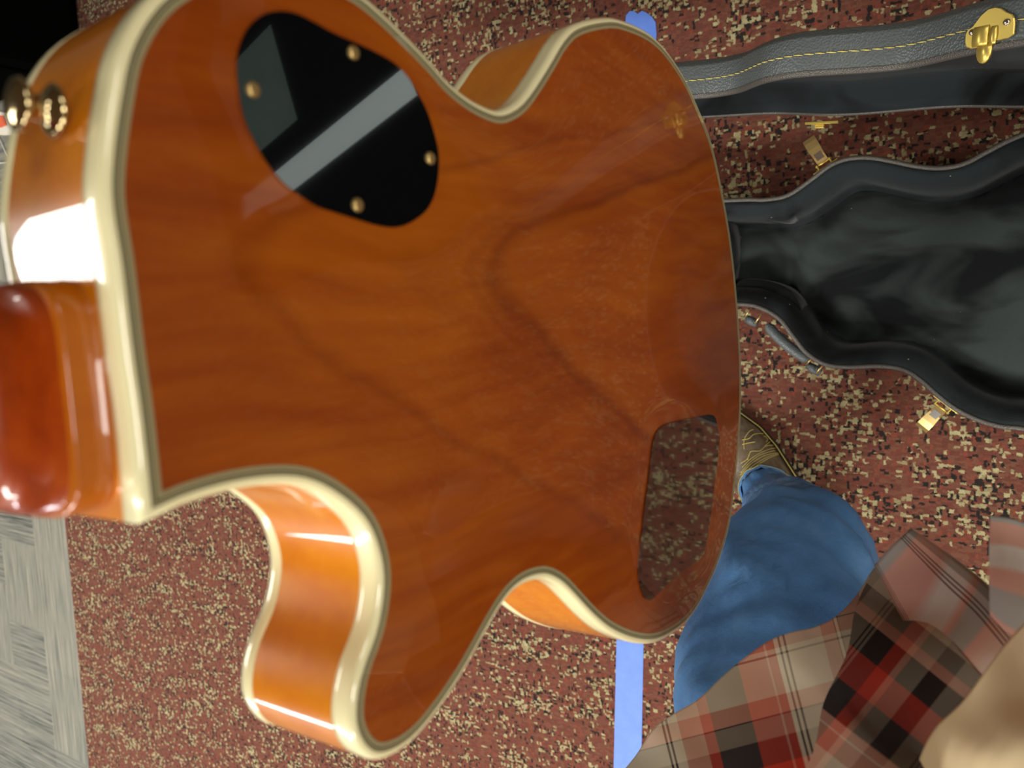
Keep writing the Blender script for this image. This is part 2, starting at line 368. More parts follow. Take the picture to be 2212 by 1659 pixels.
# light smoothing (not at the corner)
for _ in range(6):
    c2 = [p.copy() for p in chain]
    for i in range(1, len(chain) - 1): c2[i] = (chain[i - 1] + chain[i] * 2 + chain[i + 1]) / 4
    chain = c2
pts = [chain[0]]
acc = 0
for i in range(1, len(chain)):
    if (chain[i] - pts[-1]).length > 0.0022: pts.append(chain[i])
pts = [p for i, p in enumerate(pts) if i == 0 or ((p - corner).length > 0.008)]
NB = len(pts)
area_s = sum(pts[i].x * pts[(i + 1) % NB].y - pts[(i + 1) % NB].x * pts[i].y for i in range(NB))
sgn = 1 if area_s > 0 else -1
nrm = []
for i in range(NB):
    a_ = (pts[i] - pts[i - 1]).normalized(); b_ = (pts[(i + 1) % NB] - pts[i]).normalized()
    na = Vector((a_.y, -a_.x, 0)) * sgn; nb = Vector((b_.y, -b_.x, 0)) * sgn
    m_ = (na + nb).normalized(); nrm.append(m_ / max(0.5, m_.dot(na)))
def grow(p):
    t = max(0, min(1, (p.x - 0.10) / 0.2)); return 0.0025 * t * t * (3 - 2 * t)
out = [p + nr * grow(p) for p, nr in zip(pts, nrm)]
def ring(d, z): return [Vector((p.x - nr.x * d, p.y - nr.y * d, z)) for p, nr in zip(out, nrm)]
RB = 0.0026; T = 0.0565
# back panel
inner = ring(0.0056, 0.0)
from mathutils.kdtree import KDTree
from mathutils.geometry import delaunay_2d_cdt
kd_ = KDTree(NB)
for i, p in enumerate(inner): kd_.insert(p, i)
kd_.balance()
def inpoly(x, y, L):
    c_ = False; n_ = len(L)
    for i in range(n_):
        a_, b_ = L[i], L[i - 1]
        if (a_.y > y) != (b_.y > y) and x < (b_.x - a_.x) * (y - a_.y) / (b_.y - a_.y) + a_.x: c_ = not c_
    return c_
vin = [Vector((p.x, p.y)) for p in inner]
for i in range(0, 108):
    for j in range(-43, 43):
        x_, y_ = i * 0.004, j * 0.004 + (0.002 if i % 2 else 0)
        if kd_.find(Vector((x_, y_, 0)))[2] > 0.0028 and inpoly(x_, y_, inner): vin.append(Vector((x_, y_)))
dv, de, df, *_r = delaunay_2d_cdt(vin, [], [list(range(NB))], 1, 1e-6)
KD2 = 0.85
fixed = [kd_.find(Vector((p.x, p.y, 0)))[2] < 1e-5 for p in dv]
nbr = [[] for _ in dv]
for a_, b_ in de:
    l_ = (dv[a_] - dv[b_]).length; nbr[a_].append((b_, l_)); nbr[b_].append((a_, l_))
wt = []
for L in nbr:
    ws_ = [(k, 1 / l ** 1.5) for k, l in L]; S = sum(q for _, q in ws_) or 1
    wt.append(([(k, q / S) for k, q in ws_], sum(q / S * l * l for (k, q), (_, l) in zip(ws_, L)) * KD2 / 4))
dz = [0.0 if f_ else 0.005 for f_ in fixed]
free = [i for i, f_ in enumerate(fixed) if not f_]
for it in range(150):
    for i in (free if it % 2 else reversed(free)):
        W_, src = wt[i]; t_ = src
        for k, q in W_: t_ += q * dz[k]
        dz[i] += (1.85 if it < 115 else 1.0) * (t_ - dz[i])
dkd = KDTree(len(dv))
for i, p in enumerate(dv): dkd.insert(Vector((p.x, p.y, 0)), i)
dkd.balance()
def zf(x, y):
    r_ = dkd.find_n(Vector((x, y, 0)), 5); ws_ = [1 / (q[2] + 1e-4) ** 2 for q in r_]
    return sum(w_ * dz[q[1]] for w_, q in zip(ws_, r_)) / sum(ws_)
print('dome', max(dz))
bpan = mk('back_panel', [Vector((p.x, p.y, z)) for p, z in zip(dv, dz)], [list(f) for f in df], WOODB, guitar, True)
if sum(p.normal.z for p in bpan.data.polygons) < 0: bpan.data.flip_normals()
def gdome(px, py, up=0.0):
    z = 0.0
    for _ in range(5):
        q = gun(px, py, 2, z + up); z = zf(q.x, q.y)
    return gun(px, py, 2, z + up)
# purfling strips
pr = [(RB + 0.0002, 0.0), (0.0031, 0.0), (0.0038, 0.0), (0.0042, 0.0), (0.0057, 0.0)]
rr = [ring(d, z + 0.00008) for d, z in pr]; fm = []
for k in range(4): fm += [[0, 1, 0, 1][k]] * NB
rings('purfling', rr, [PBLK, PWHT], guitar, cap=False, smooth=False, fmat=fm)
# back binding with rounded outer edge
prof = [(RB + 0.0006, -0.0001)] + [(RB - RB * math.sin(t * math.pi / 12), -RB + RB * math.cos(t * math.pi / 12)) for t in range(0, 7)] + [(0, -0.0065), (0.00005, -0.0085), (0.0006, -0.0088)]
fixn(rings('binding', [ring(d, z) for d, z in prof], CREAM, guitar, cap=False))
# sides
fixn(rings('side_panel', [ring(0.0001, z) for z in (-0.0084, -0.02, -0.03, -0.04, -T + 0.0078)], WOODS, guitar, cap=False))
profb = [(0.0006, -T + 0.0082), (0.0, -T + 0.0080), (0, -T + 0.0030), (0.0008, -T + 0.0008), (0.003, -T), (0.0058, -T)]
fixn(rings('binding', [ring(d, z) for d, z in profb], CREAM, guitar, cap=False))
tp = []
for d, z in ((0.0056, -T - 0.0001), (0.012, -T - 0.001), (0.02, -T - 0.003)): tp.append(ring(d, z))
tv = [p for r in tp for p in r]; tf = loftfaces(3, NB, True, False) + [tuple(range(2 * NB, 3 * NB))]
fixn(mk('top_panel', tv, tf, WOODS, guitar, smooth=False))
# cover plates
def plate(name, px, mat, zt=0.0008, n=6):
    P0 = [gdome(x, y) for x, y in px]; c = sum(P0, Vector()) / len(P0); e = 0.012
    gxx = (zf(c.x + e, c.y) - zf(c.x - e, c.y)) / (2 * e); gyy = (zf(c.x, c.y + e) - zf(c.x, c.y - e)) / (2 * e)
    pl = lambda x, y: zf(c.x, c.y) + gxx * (x - c.x) + gyy * (y - c.y)
    lift = 0.0004 + sum(zf(p.x, p.y) - pl(p.x, p.y) for p in P0) / len(P0)
    P1 = []
    for x, y in px:
        q = gun(x, y, 2, c.z)
        for _ in range(4): q = gun(x, y, 2, pl(q.x, q.y) + lift)
        P1.append(Vector((q.x, q.y, 0)))
    P = catmull(P1, n)
    def sh(k, z):
        o_ = []
        for p in P:
            d_ = Vector((p.x - c.x, p.y - c.y, 0)); L = d_.length; X_, Y_ = c.x + d_.x * (L + k) / L, c.y + d_.y * (L + k) / L
            o_.append(Vector((X_, Y_, pl(X_, Y_) + lift + z)))
        return o_
    kp = KDTree(len(P))
    for i, p in enumerate(P): kp.insert(Vector((p.x, p.y, 0)), i)
    kp.balance()
    for v_ in bpan.data.vertices:
        q_ = Vector((v_.co.x, v_.co.y, 0)); dd_ = kp.find(q_)[2]; tgt = pl(q_.x, q_.y) + lift - 0.0007
        if inpoly(q_.x, q_.y, P): v_.co.z = tgt
        elif dd_ < 0.016:
            t_ = max(0.0, (dd_ - 0.003)) / 0.013; t_ = t_ * t_ * (3 - 2 * t_)
            kk = min(1.0, kd_.find(q_)[2] / 0.006); v_.co.z += (tgt - v_.co.z) * (1 - t_) * kk
    bpan.data.update()
    ob = fixn(rings(name, [sh(-0.0012, -0.003), sh(-0.0003, -0.0004), sh(0.0001, 0.0)], mat, guitar, cap=True, smooth=False))
    return ob, (lambda x, y: pl(x, y) + lift)
SW = [(512,130),(522,88),(541,55),(571,32),(606,25),(642,31),(681,50),(720,72),(769,94),(812,114),(851,137),(880,166),(906,208),(925,247),(942,303),(948,342),(945,391),(935,430),(916,459),(883,482),(851,490),(812,485),(769,472),(727,459),(688,446),(655,426),(616,397),(580,355),(551,306),(528,254),(516,195)]
CT = [(1379,1238),(1381,1208),(1386,1154),(1393,1093),(1400,1043),(1405,1002),(1410,962),(1418,935),(1435,919),(1469,909),(1503,902),(1532,896),(1545,902),(1550,922),(1555,945),(1552,982),(1548,1016),(1541,1070),(1536,1110),(1531,1144),(1525,1180),(1519,1198),(1502,1215),(1469,1238),(1435,1269),(1415,1289),(1403,1296),(1391,1289),(1383,1265)]
swp, swf = plate('switch_cover', SW, BLKP); tag(swp, 'glossy black teardrop cover plate')
ctp, ctf = plate('control_cover', CT, BRNP); tag(ctp, 'glossy dark brown wedge cover plate')
for px, py in ((546, 194), (763, 114), (929, 342), (772, 443)):
    p = gun(px, py, 2, 0.005)
    for _ in range(4): p = gun(px, py, 2, swf(p.x, p.y))
    s = lathe('screw', [(0.0023, 0.0), (0.0023, 0.0004), (0.0019, 0.0010), (0.0011, 0.0014), (0.0003, 0.0010)], BRASS, swp, 20, Matrix.Translation(Vector((p.x, p.y, swf(p.x, p.y) - 0.0001))))
# strap button on the bass shoulder
bp = gun(112, 238, 0, 0.4335)
fr = Matrix.Translation(bp - Vector((0.0008, 0, 0))) @ Matrix.Rotation(math.radians(90), 4, 'Y')
sb = lathe('strap_button', [(0.0064, 0), (0.0066, 0.0008), (0.0056, 0.0016), (0.0038, 0.0028), (0.0031, 0.0045), (0.0034, 0.0060), (0.0052, 0.0072), (0.0062, 0.0079), (0.0065, 0.0088), (0.0058, 0.0097), (0.0032, 0.0103), (0.0012, 0.0104)], NICKEL, guitar, 36, fr)
tag(sb, 'warm nickel strap button'); 
# neck with heel
def nsec(x, zb, hw, e, zf=-0.060):
    r = []
    for k in range(25):
        t = math.pi * k / 24
        cy, sy = math.cos(t), math.sin(t)
        r.append(Vector((x, hw * math.copysign(abs(cy) ** (2 / e), cy), zf + (zb - zf) * abs(sy) ** (2 / e))))
    return r
ns = [(0.4322, -0.0110, 0.0300, 6), (0.4405, -0.0110, 0.0300, 6), (0.4425, -0.0125, 0.0299, 5), (0.4440, -0.0160, 0.0297, 4.5), (0.4446, -0.0215, 0.0294, 4), (0.4456, -0.0262, 0.0291, 3.5), (0.4480, -0.0298, 0.0288, 3.1), (0.453, -0.0325, 0.0285, 2.7), (0.47, -0.0345, 0.028, 2.4), (0.50, -0.036, 0.0275, 2.2), (0.60, -0.038, 0.0255, 2.2), (0.70, -0.039, 0.0235, 2.2), (0.80, -0.040, 0.0215, 2.2), (0.84, -0.040, 0.0213, 2.2)]
dens = []
for i in range(len(ns) - 1):
    for k in range(3):
        t = k / 3; dens.append(nsec(*[ns[i][j] * (1 - t) + ns[i + 1][j] * t for j in range(4)]))
dens.append(nsec(*ns[-1]))
neck = fixn(rings('neck', dens, WOODN, guitar)); tag(neck, 'red brown lacquered neck and heel')
hj = fixn(rings('heel_joint', [nsec(x, zb, hw, 6, -0.05) for x, zb, hw in ((0.4320, -0.0098, 0.0306), (0.4340, -0.0100, 0.0305), (0.4345, -0.0106, 0.0303), (0.4349, -0.0106, 0.0303), (0.4410, -0.0106, 0.03025), (0.4418, -0.0108, 0.0302), (0.4424, -0.0122, 0.0300))], WOODH, guitar)); tag(hj, 'amber wood strip between heel and body')
fixn(rings('fingerboard', [[Vector((x, y, z)) for y, z in ((-hw, -0.060), (hw, -0.060), (hw, -0.0655), (0, -0.0668), (-hw, -0.0655))] for x, hw in ((0.36, 0.0285), (0.84, 0.0213))], ROSE, guitar, smooth=False))
hp = [(0.84, -0.0213), (0.87, -0.031), (0.93, -0.038), (1.01, -0.040), (1.03, -0.028), (1.022, -0.010), (1.03, 0), (1.022, 0.010), (1.03, 0.028), (1.01, 0.040), (0.93, 0.038), (0.87, 0.031), (0.84, 0.0213)]
fixn(rings('headstock', [[Vector((x, y, z - (x - 0.84) * 0.25)) for x, y in hp] for z in (-0.046, -0.060)], WOODN, guitar, smooth=False))

# ------------------------------------------------------------------ guitar case
CZ = 0.110
case = empty('guitar_case', (-0.15, 0.0, 0.0)); bpy.context.view_layer.update()
tag(case, 'open grey-black vinyl guitar case with black plush lining lying on the burgundy carpet', 'guitar case')
topw = [(-0.356,.147),(-0.328,.144),(-0.294,.147),(-0.261,.166),(-0.235,.183),(-0.21,.190),(-0.18,.188),(-0.15,.179),(-0.121,.169),(-0.092,.163),(-0.065,.165),(-0.039,.177),(-0.013,.189),(0.02,.199),(0.06,.206),(.12,.208),(.18,.190),(.235,.145),(.272,.08),(.285,-.01),(.272,-.10),(.23,-.168),(.165,-.205),(.10,-.214),(.05,-.208),(0.013,-.195),(-0.014,-.193),(-0.042,-.185),(-0.07,-.17),(-0.093,-.151),(-0.113,-.132),(-0.134,-.118),(-0.164,-.113),(-0.208,-.115),(-0.24,-.111),(-0.267,-.094),(-0.287,-.069),(-0.308,-.041),(-0.336,-.024),(-0.365,-.018)]
neckw = [(-0.45,-.014),(-0.60,-.002),(-0.75,.010),(-0.83,.008),(-0.93,.012),(-0.96,.05),(-0.965,.10),(-0.955,.155),(-0.93,.185),(-0.83,.188),(-0.75,.172),(-0.60,.162),(-0.45,.152)]
cp = catmull([Vector((x, y, 0)) for x, y in topw + neckw], 5)
NC = len(cp)
carea = sum(cp[i].x * cp[(i + 1) % NC].y - cp[(i + 1) % NC].x * cp[i].y for i in range(NC)); cs = 1 if carea > 0 else -1
cn = []
for i in range(NC):
    t_ = (cp[(i + 1) % NC] - cp[i - 1]).normalized(); cn.append(Vector((t_.y, -t_.x, 0)) * cs)
def smoothn(nn, it):
    for _ in range(it):
        nn = [((nn[i - 1] + nn[i] * 2 + nn[(i + 1) % NC])).normalized() for i in range(NC)]
    return nn
cns = smoothn(cn, 3)
def cring(d, z): return [Vector((p.x - q.x * d, p.y - q.y * d, z)) for p, q in zip(cp, cns)]
# base shell: outer wall, rim piping, padded plush wall and bottom
fixn(rings('shell', [cring(0.012, 0.0), cring(0.003, 0.003), cring(0, 0.012), cring(0, CZ - 0.004), cring(0.0005, CZ - 0.0005)], VINYL, case, cap=False, world=True))
fixn(mk('shell_bottom', cring(0.012, 0.0) + cring(0.012, 0.004), [tuple(range(NC)), tuple(range(NC, 2 * NC))[::-1]], VINYL, case, world=True))
# move: rings(...) is given in world space
fixn(rings('rim_piping', [cring(-0.0006, CZ - 0.006), cring(-0.0012, CZ - 0.002), cring(0.0, CZ + 0.0005), cring(0.003, CZ + 0.001), cring(0.0052, CZ - 0.0005), cring(0.0056, CZ - 0.004)], EDGE, case, cap=False, world=True))
def pad(p):   # thickness of the plush padding along the rim
    return 0.030
def crv(d, z, amp=0.0):
    return [Vector((p.x - q.x * d, p.y - q.y * d, z + amp * math.sin(i * 0.31) * math.sin(i * 0.071 + 1))) for i, (p, q) in enumerate(zip(cp, cns))]
wallr = [crv(0.0050, CZ - 0.004), crv(0.0065, CZ - 0.0005), crv(0.012, CZ - 0.001, 0.002), crv(0.020, CZ - 0.007, 0.003), crv(0.027, CZ - 0.016, 0.003), crv(0.031, CZ - 0.030, 0.004), crv(0.033, CZ - 0.05), crv(0.034, 0.028), crv(0.040, 0.022)]
fixn(rings('plush_wall', wallr, PLUSH, case, cap=False, world=True))
# bottom: grid of the padded plush bed, dished
bm = bmesh.new()
lim = cring(0.030, 0.024)
def inside(x, y):
    c_ = False
    for i in range(NC):
        a_, b_ = lim[i], lim[i - 1]
        if (a_.y > y) != (b_.y > y) and x < (b_.x - a_.x) * (y - a_.y) / (b_.y - a_.y) + a_.x: c_ = not c_
    return c_
g0 = 0.010; gv = {}
bverts = []; bfaces = []
for i in range(-98, 30):
    for j in range(-23, 22):
        x, y = i * g0, j * g0
        if inside(x + g0 / 2, y + g0 / 2) or inside(x, y) or inside(x + g0, y + g0):
            q = []
            for a_, b_ in ((i, j), (i + 1, j), (i + 1, j + 1), (i, j + 1)):
                if (a_, b_) not in gv:
                    X_, Y_ = a_ * g0, b_ * g0
                    zz = 0.026 + 0.010 * mnoise.noise(Vector((X_ * 9 + Y_ * 4, Y_ * 14 - X_ * 7, 0.3)))
                    # arched bed that drops at the waist sides
                    zz += 0.012 * max(0, 1 - ((Y_ - 0.0) / 0.12) ** 2) if X_ > -0.30 else 0
                    dmin = min((p_.x - X_) ** 2 + (p_.y - Y_) ** 2 for p_ in lim[::2]) ** 0.5
                    zz += 0.026 * min(1.0, max(0.0, (dmin - 0.012) / 0.030)) ** 0.6 - 0.012
                    gv[(a_, b_)] = len(bverts); bverts.append(Vector((X_, Y_, zz)))
                q.append(gv[(a_, b_)])
            bfaces.append(q)
bm.free()
mk('plush_bed', bverts, bfaces, PLUSHB, case, True, world=True)
# neck rest block with scooped end, and the accessory compartment
def blob(name, P2, z0, z1, mat, parent, r=0.008):
    P = catmull([Vector((x, y, 0)) for x, y in P2], 6); c = sum(P, Vector()) / len(P)
    def sh(k, z): return [Vector((c.x + (p.x - c.x) * k, c.y + (p.y - c.y) * k, z)) for p in P]
    return fixn(rings(name, [sh(1.0, z0), sh(1.0, z1 - r), sh(0.985, z1 - r * .4), sh(0.95, z1)], mat, parent, True, True, True))
pA = [fl(1600, 455, 0.095), fl(1640, 470, 0.095), fl(1690, 478, 0.095), fl(1715, 462, 0.095), fl(1720, 430, 0.095), fl(1680, 430, 0.095), fl(1600, 432, 0.095)]
blob('neck_rest', [(p.x, p.y) for p in pA], 0.03, 0.092, PLUSH, case)
pB = [fl(1585, 655, 0.09), fl(1590, 610, 0.09), fl(1635, 603, 0.09), fl(1690, 618, 0.09), fl(1722, 650, 0.09), fl(1735, 700, 0.09), fl(1715, 715, 0.09), fl(1680, 680, 0.09), fl(1640, 660, 0.09)]
blob('neck_rest', [(p.x, p.y) for p in pB], 0.03, 0.088, PLUSH, case)
# compartment box reaching towards the headstock
blob('accessory_box', [(-0.40, 0.125), (-0.40, 0.015), (-0.52, 0.02), (-0.66, 0.03), (-0.66, 0.14), (-0.52, 0.13)], 0.03, 0.085, PLUSH, case)

# lid, standing open on the hinge side
LEAN = math.radians(-2.6)
hy = lambda x: 0.222 - 0.094 * x
hd = Vector((1, -0.094, 0)).normalized(); hn = Vector((-hd.y, hd.x, 0))   # outward (away from base)
h0 = Vector((0, 0.222, CZ + 0.002))
upd = Vector((0, 0, 1)) * math.cos(LEAN) + hn * math.sin(LEAN)            # lid-plane up
dep = hn * math.cos(LEAN) - Vector((0, 0, 1)) * math.sin(LEAN)            # lid depth direction (away from opening)
def lidp(p, d):
    v_ = Vector((p.x, p.y, 0)) - Vector((0, 0.222, 0)); s = v_.dot(hd); wv = -v_.dot(hn)
    return h0 + hd * s + upd * wv + dep * d
def lring(dd, d): return [lidp(Vector((p.x - q.x * dd, p.y - q.y * dd, 0)), d) for p, q in zip(cp, cns)]
lid = fixn(rings('lid', [lring(0.0005, 0.0), lring(0, 0.003), lring(0, 0.036), lring(0.0012, 0.0385), lring(0.003, 0.0395), lring(0.005, 0.043), lring(0.012, 0.046), lring(0.05, 0.050)], VINYL, case, cap=False, world=True))
tag(lid, 'grey vinyl lid standing open, stitched along its side')
lb = lring(0.05, 0.050)
fixn(mk('lid_back', lb, [tuple(range(NC))], VINYL, case, world=True))
fixn(rings('rim_piping', [lring(-0.0008, 0.004), lring(-0.001, 0.0), lring(0.002, -0.0016), lring(0.005, -0.0005), lring(0.0055, 0.003)], EDGE, case, cap=False, world=True))
fixn(rings('plush_wall', [lring(0.005, 0.001), lring(0.009, 0.002), lring(0.014, 0.012), lring(0.016, 0.030), lring(0.022, 0.036), lring(0.04, 0.038)], PLUSH, case, cap=False, world=True))
fixn(mk('lid_lining', lring(0.038, 0.038), [tuple(range(NC))], PLUSH, case, world=True))
# running stitch around the lid wall: short threads joined as one uncountable row
sv = []; sf = []
L_ = [lidp(Vector((p.x + q.x * 0.0006, p.y + q.y * 0.0006, 0)), 0.0205) for p, q in zip(cp, cns)]
cum = [0]
for i in range(NC): cum.append(cum[-1] + (L_[(i + 1) % NC] - L_[i]).length)
def along(s):
    s %= cum[-1]
    lo, hi = 0, NC
    while hi - lo > 1:
        m_ = (lo + hi) // 2
        if cum[m_] <= s: lo = m_
        else: hi = m_
    t = (s - cum[lo]) / (cum[lo + 1] - cum[lo]); a_, b_ = L_[lo], L_[(lo + 1) % NC]
    return a_.lerp(b_, t), (b_ - a_).normalized()
step = 0.0108; k = 0
while k * step < cum[-1]:
    p0, t0 = along(k * step + 0.0006); p1, t1 = along(k * step + step - 0.0004); pm, tm = along(k * step + step / 2)
    nrmv = tm.cross(dep); nrmv.normalize()
    if nrmv.dot(pm - (h0 + upd * 0.2)) < 0: nrmv = -nrmv
    base = len(sv)
    for p, r in ((p0 - dep * 0.0005, 0.0003), (pm + nrmv * 0.0003, 0.00075), (p1 + dep * 0.0005, 0.0003)):
        for a_ in range(4):
            an = a_ * math.pi / 2; sv.append(p + dep * (math.cos(an) * r) + nrmv * (math.sin(an) * r))
    for r in range(2):
        for a_ in range(4): b_ = (a_ + 1) % 4; sf.append((base + r * 4 + a_, base + r * 4 + b_, base + (r + 1) * 4 + b_, base + (r + 1) * 4 + a_))
    k += 1
st = mk('stitching', sv, sf, STITCH, case, world=True); tag(st, 'yellow stitching', kind='stuff')

# latches. frame: x along rim, y outward, z up(open side)
def near(pt, arr):
    return min(range(len(arr)), key=lambda i: (arr[i] - pt).length)
def rimframe(pt):
    i = near(Vector((pt.x, pt.y, 0)), cp); n_ = cns[i]; t_ = Vector((-n_.y, n_.x, 0))
    f_ = Matrix((t_, n_, Vector((0, 0, 1)))).transposed().to_4x4(); f_.translation = Vector((cp[i].x, cp[i].y, CZ)); return f_
ci = case.matrix_world.inverted()
def latch(pt, flip=1, ang=60):
    f_ = ci @ rimframe(pt)
    root = bevelbox('latch', (-0.019, 0.0, -0.030), (0.019, 0.0018, -0.003), GOLD, case, 0.0008, f_)
    tag(root, 'gold draw latch hanging open')
    for s_ in (-1, 1):
        bevelbox('latch_ear', (s_ * 0.010 - 0.0009, 0.001, -0.022), (s_ * 0.010 + 0.0009, 0.010, -0.006), GOLD, root, 0.0003, f_)
    piv = Matrix.Translation((0, 0.0095, -0.012)) @ Matrix.Rotation(math.radians(ang), 4, 'X')
    # lever plate with bent lip
    pr_ = [(0.0, 0.0), (0.012, 0.0012), (0.026, 0.0005), (0.036, -0.0015), (0.042, -0.0052)]
    rr_ = []
    for y_, z_ in pr_:
        hw = 0.0082 if y_ < 0.02 else 0.0092
        rr_.append([f_ @ piv @ Vector((a_, y_, z_ + b_)) for a_, b_ in ((-hw, 0), (hw, 0), (hw, 0.0012), (-hw, 0.0012))])
    fixn(rings('latch_lever', rr_, BRASS, root, True, False))
    tube('latch_pin', [f_ @ Vector((-0.0125, 0.0092, -0.0115)), f_ @ Vector((0.0125, 0.0092, -0.0115))], 0.0014, GOLD, root, 8)
    rr2 = [[f_ @ piv @ Vector((a_, y_, z_)) for a_, z_ in ((-0.0055, 0.0013), (0.0055, 0.0013), (0.0055, 0.0026), (-0.0055, 0.0026))] for y_ in (0.006, 0.017)]
    fixn(rings('latch_hook', rr2, STEEL, root, True, False))
    return root
latch(fl(1785, 362, CZ), 1, 8)
latch(fl(2048, 872, CZ), 1, -6)
latch(Vector((0.23, -0.17, 0)), 1, -6)
# hinge-side keeper on the lid, above the first latch
kf = Vector((-0.232, hy(-0.232) - 0.001, 0))
# hasp plate on the lid wall (upper latch half): a shaped gold plate, two rivets, drum and drop tongue
ti = near(Vector(fl(2140, 60, 0.52)), L_)
pm = L_[ti]; tm = (L_[(ti + 1) % NC] - L_[ti - 1]).normalized()
if tm.x < 0: tm = -tm
nm = tm.cross(dep).normalized()
if nm.z < 0: nm = -nm
HF = Matrix((tm, dep, nm)).transposed().to_4x4(); HF.translation = pm + nm * 0.0004; HFc = ci @ HF
def hfp(px, py):   # pixel -> plate plane coords
    d = (M @ Vector(((px - CX) / F, (py - CY) / F, 1.0))); t_ = (HF.translation - CAM).dot(nm) / d.dot(nm)
    q = HF.inverted() @ (CAM + d * t_); return q
HPX = [(2087,76),(2092,66),(2103,58),(2121,34),(2137,20),(2152,16),(2164,18),(2176,26),(2188,31),(2193,39),(2194,52),(2192,74),(2178,83),(2158,88),(2142,88),(2128,96),(2110,104),(2098,106),(2088,102),(2086,92)]
hq = [hfp(x, y) for x, y in HPX]; hc = sum(hq, Vector()) / len(hq)
def hs(k, z): return [HFc @ Vector((hc.x + (p.x - hc.x) * k, hc.y + (p.y - hc.y) * k, z)) for p in hq]
hasp = fixn(rings('hasp_plate', [hs(1.0, 0), hs(1.0, 0.0012), hs(0.96, 0.002)], GOLD, case, True, False)); tag(hasp, 'shaped gold latch plate with two rivets')
for px, py in ((2103, 71), (2177, 49)):
    q = hfp(px, py); lathe('rivet', [(0.0030, 0.0018), (0.0028, 0.0030), (0.0018, 0.0038), (0.0005, 0.0041)], STEEL, hasp, 16, HFc @ Matrix.Translation((q.x, q.y, 0)))
q0 = hfp(2115, 80); q1 = hfp(2148, 74)
def dcap(x0, x1, y, r, name, mat):
    rr_ = [[HFc @ Vector((x_, y + r * math.cos(t * math.pi / 8), 0.0018 + max(0.0, r * 0.32 * math.sin(t * math.pi / 8)))) for t in range(9)] for x_ in (x0, x1)]
    return fixn(rings(name, rr_, mat, hasp, True, True))
dcap(q0.x - 0.004, q1.x - 0.004, (q0.y + q1.y) / 2, 0.0085, 'latch_drum', GOLD)
dcap(q1.x - 0.002, q1.x + 0.003, (q0.y + q1.y) / 2 - 0.001, 0.0078, 'latch_drum', GOLD)
tg = hfp(2127, 108); tq = [(tg.x + 0.0065 * math.cos(a_ * math.pi / 8), tg.y + 0.0115 * math.sin(a_ * math.pi / 8)) for a_ in range(16)]
fixn(rings('latch_tongue', [[HFc @ Vector((a_, b_, z_)) for a_, b_ in tq] for z_ in (-0.001, 0.0008, 0.0014)], GOLD, hasp, True, True))
# small hinge between lid and base near the upper bout
hg = bevelbox('hinge', (-0.022, -0.001, -0.004), (0.022, 0.002, 0.003), GOLD, case, 0.0006, ci @ Matrix.Translation(fl(1775, 266, CZ + 0.045)) @ Matrix.Rotation(-0.1, 4, 'Z')); tag(hg, 'gold hinge strip')
bevelbox('hinge', (-0.006, -0.003, -0.010), (0.006, 0.001, -0.003), GOLD, case, 0.0006, ci @ Matrix.Translation(fl(1769, 270, CZ + 0.045)) @ Matrix.Rotation(-0.1, 4, 'Z'))
# handle: padded grip between two wire loops
HZ = 0.060
def hp_(px, py, z=HZ): return ci @ fl(px, py, z)
g0p, g1p = fl(1657, 702, HZ), fl(1748, 778, HZ)
mid = (g0p + g1p) / 2
path = catmull([g0p, g0p.lerp(g1p, 0.3) + Vector((-0.002, -0.003, 0)), g0p.lerp(g1p, 0.7) + Vector((-0.002, -0.003, 0)), g1p], 6, False)
hnd = tube('handle', [ci @ p for p in path], lambda t: 0.0085 if 0.06 < t < 0.94 else 0.0065, VINYL, case, 14); tag(hnd, 'grey vinyl padded carrying handle')
for a_, b_ in (((1612, 688), (1636, 700)), ((1744, 788), (1772, 806))):
    pa, pb = fl(*a_, HZ), fl(*b_, HZ)
    tube('handle_end', [ci @ pa, ci @ pa.lerp(pb, .5), ci @ pb], lambda t: 0.0075 if 0.1 < t < 0.9 else 0.006, VINYL, hnd, 12)
for a_, b_ in (((1620, 668), (1611, 682)), ((1646, 677), (1632, 697)), ((1755, 772), (1744, 785)), ((1780, 786), (1764, 805))):
    tube('handle_ring', [hp_(*a_, 0.075), hp_(*b_, 0.075), hp_(b_[0] - 1, b_[1] + 2, 0.05)], 0.0014, BRASS, hnd, 8)

# ------------------------------------------------------------------ blue tape on the carpet
tpx = [(1352, 34), (1360, 24), (1370, 24), (1378, 30), (1386, 23), (1396, 27), (1408, 36), (1416, 48), (1418, 75)]
tt = [fl(x, y, 0.0012) for x, y in tpx]
lft = [Vector((-0.6585, -1.30, 0.0012)), Vector((-0.657, -0.93, 0.0012)), Vector((-0.6445, -0.67, 0.0012)), Vector((-0.625, -0.1, 0.0012)), Vector((-0.602, 0.46, 0.0012))]
rgt = [Vector((-0.543, 0.44, 0.0012)), Vector((-0.566, -0.1, 0.0012)), Vector((-0.588, -0.67, 0.0012)), Vector((-0.598, -0.93, 0.0012)), Vector((-0.599, -1.30, 0.0012))]
poly = lft + tt + rgt; ntp = len(poly)
tape = mk('floor_tape', poly + [p - Vector((0, 0, 0.001)) for p in poly], [tuple(range(ntp)), tuple(range(ntp, 2 * ntp))[::-1]] + [(i, i + ntp, (i + 1) % ntp + ntp, (i + 1) % ntp) for i in range(ntp)], TAPE)
fixn(tape); tag(tape, 'strip of blue masking tape with a torn end stuck to the burgundy carpet', 'tape')

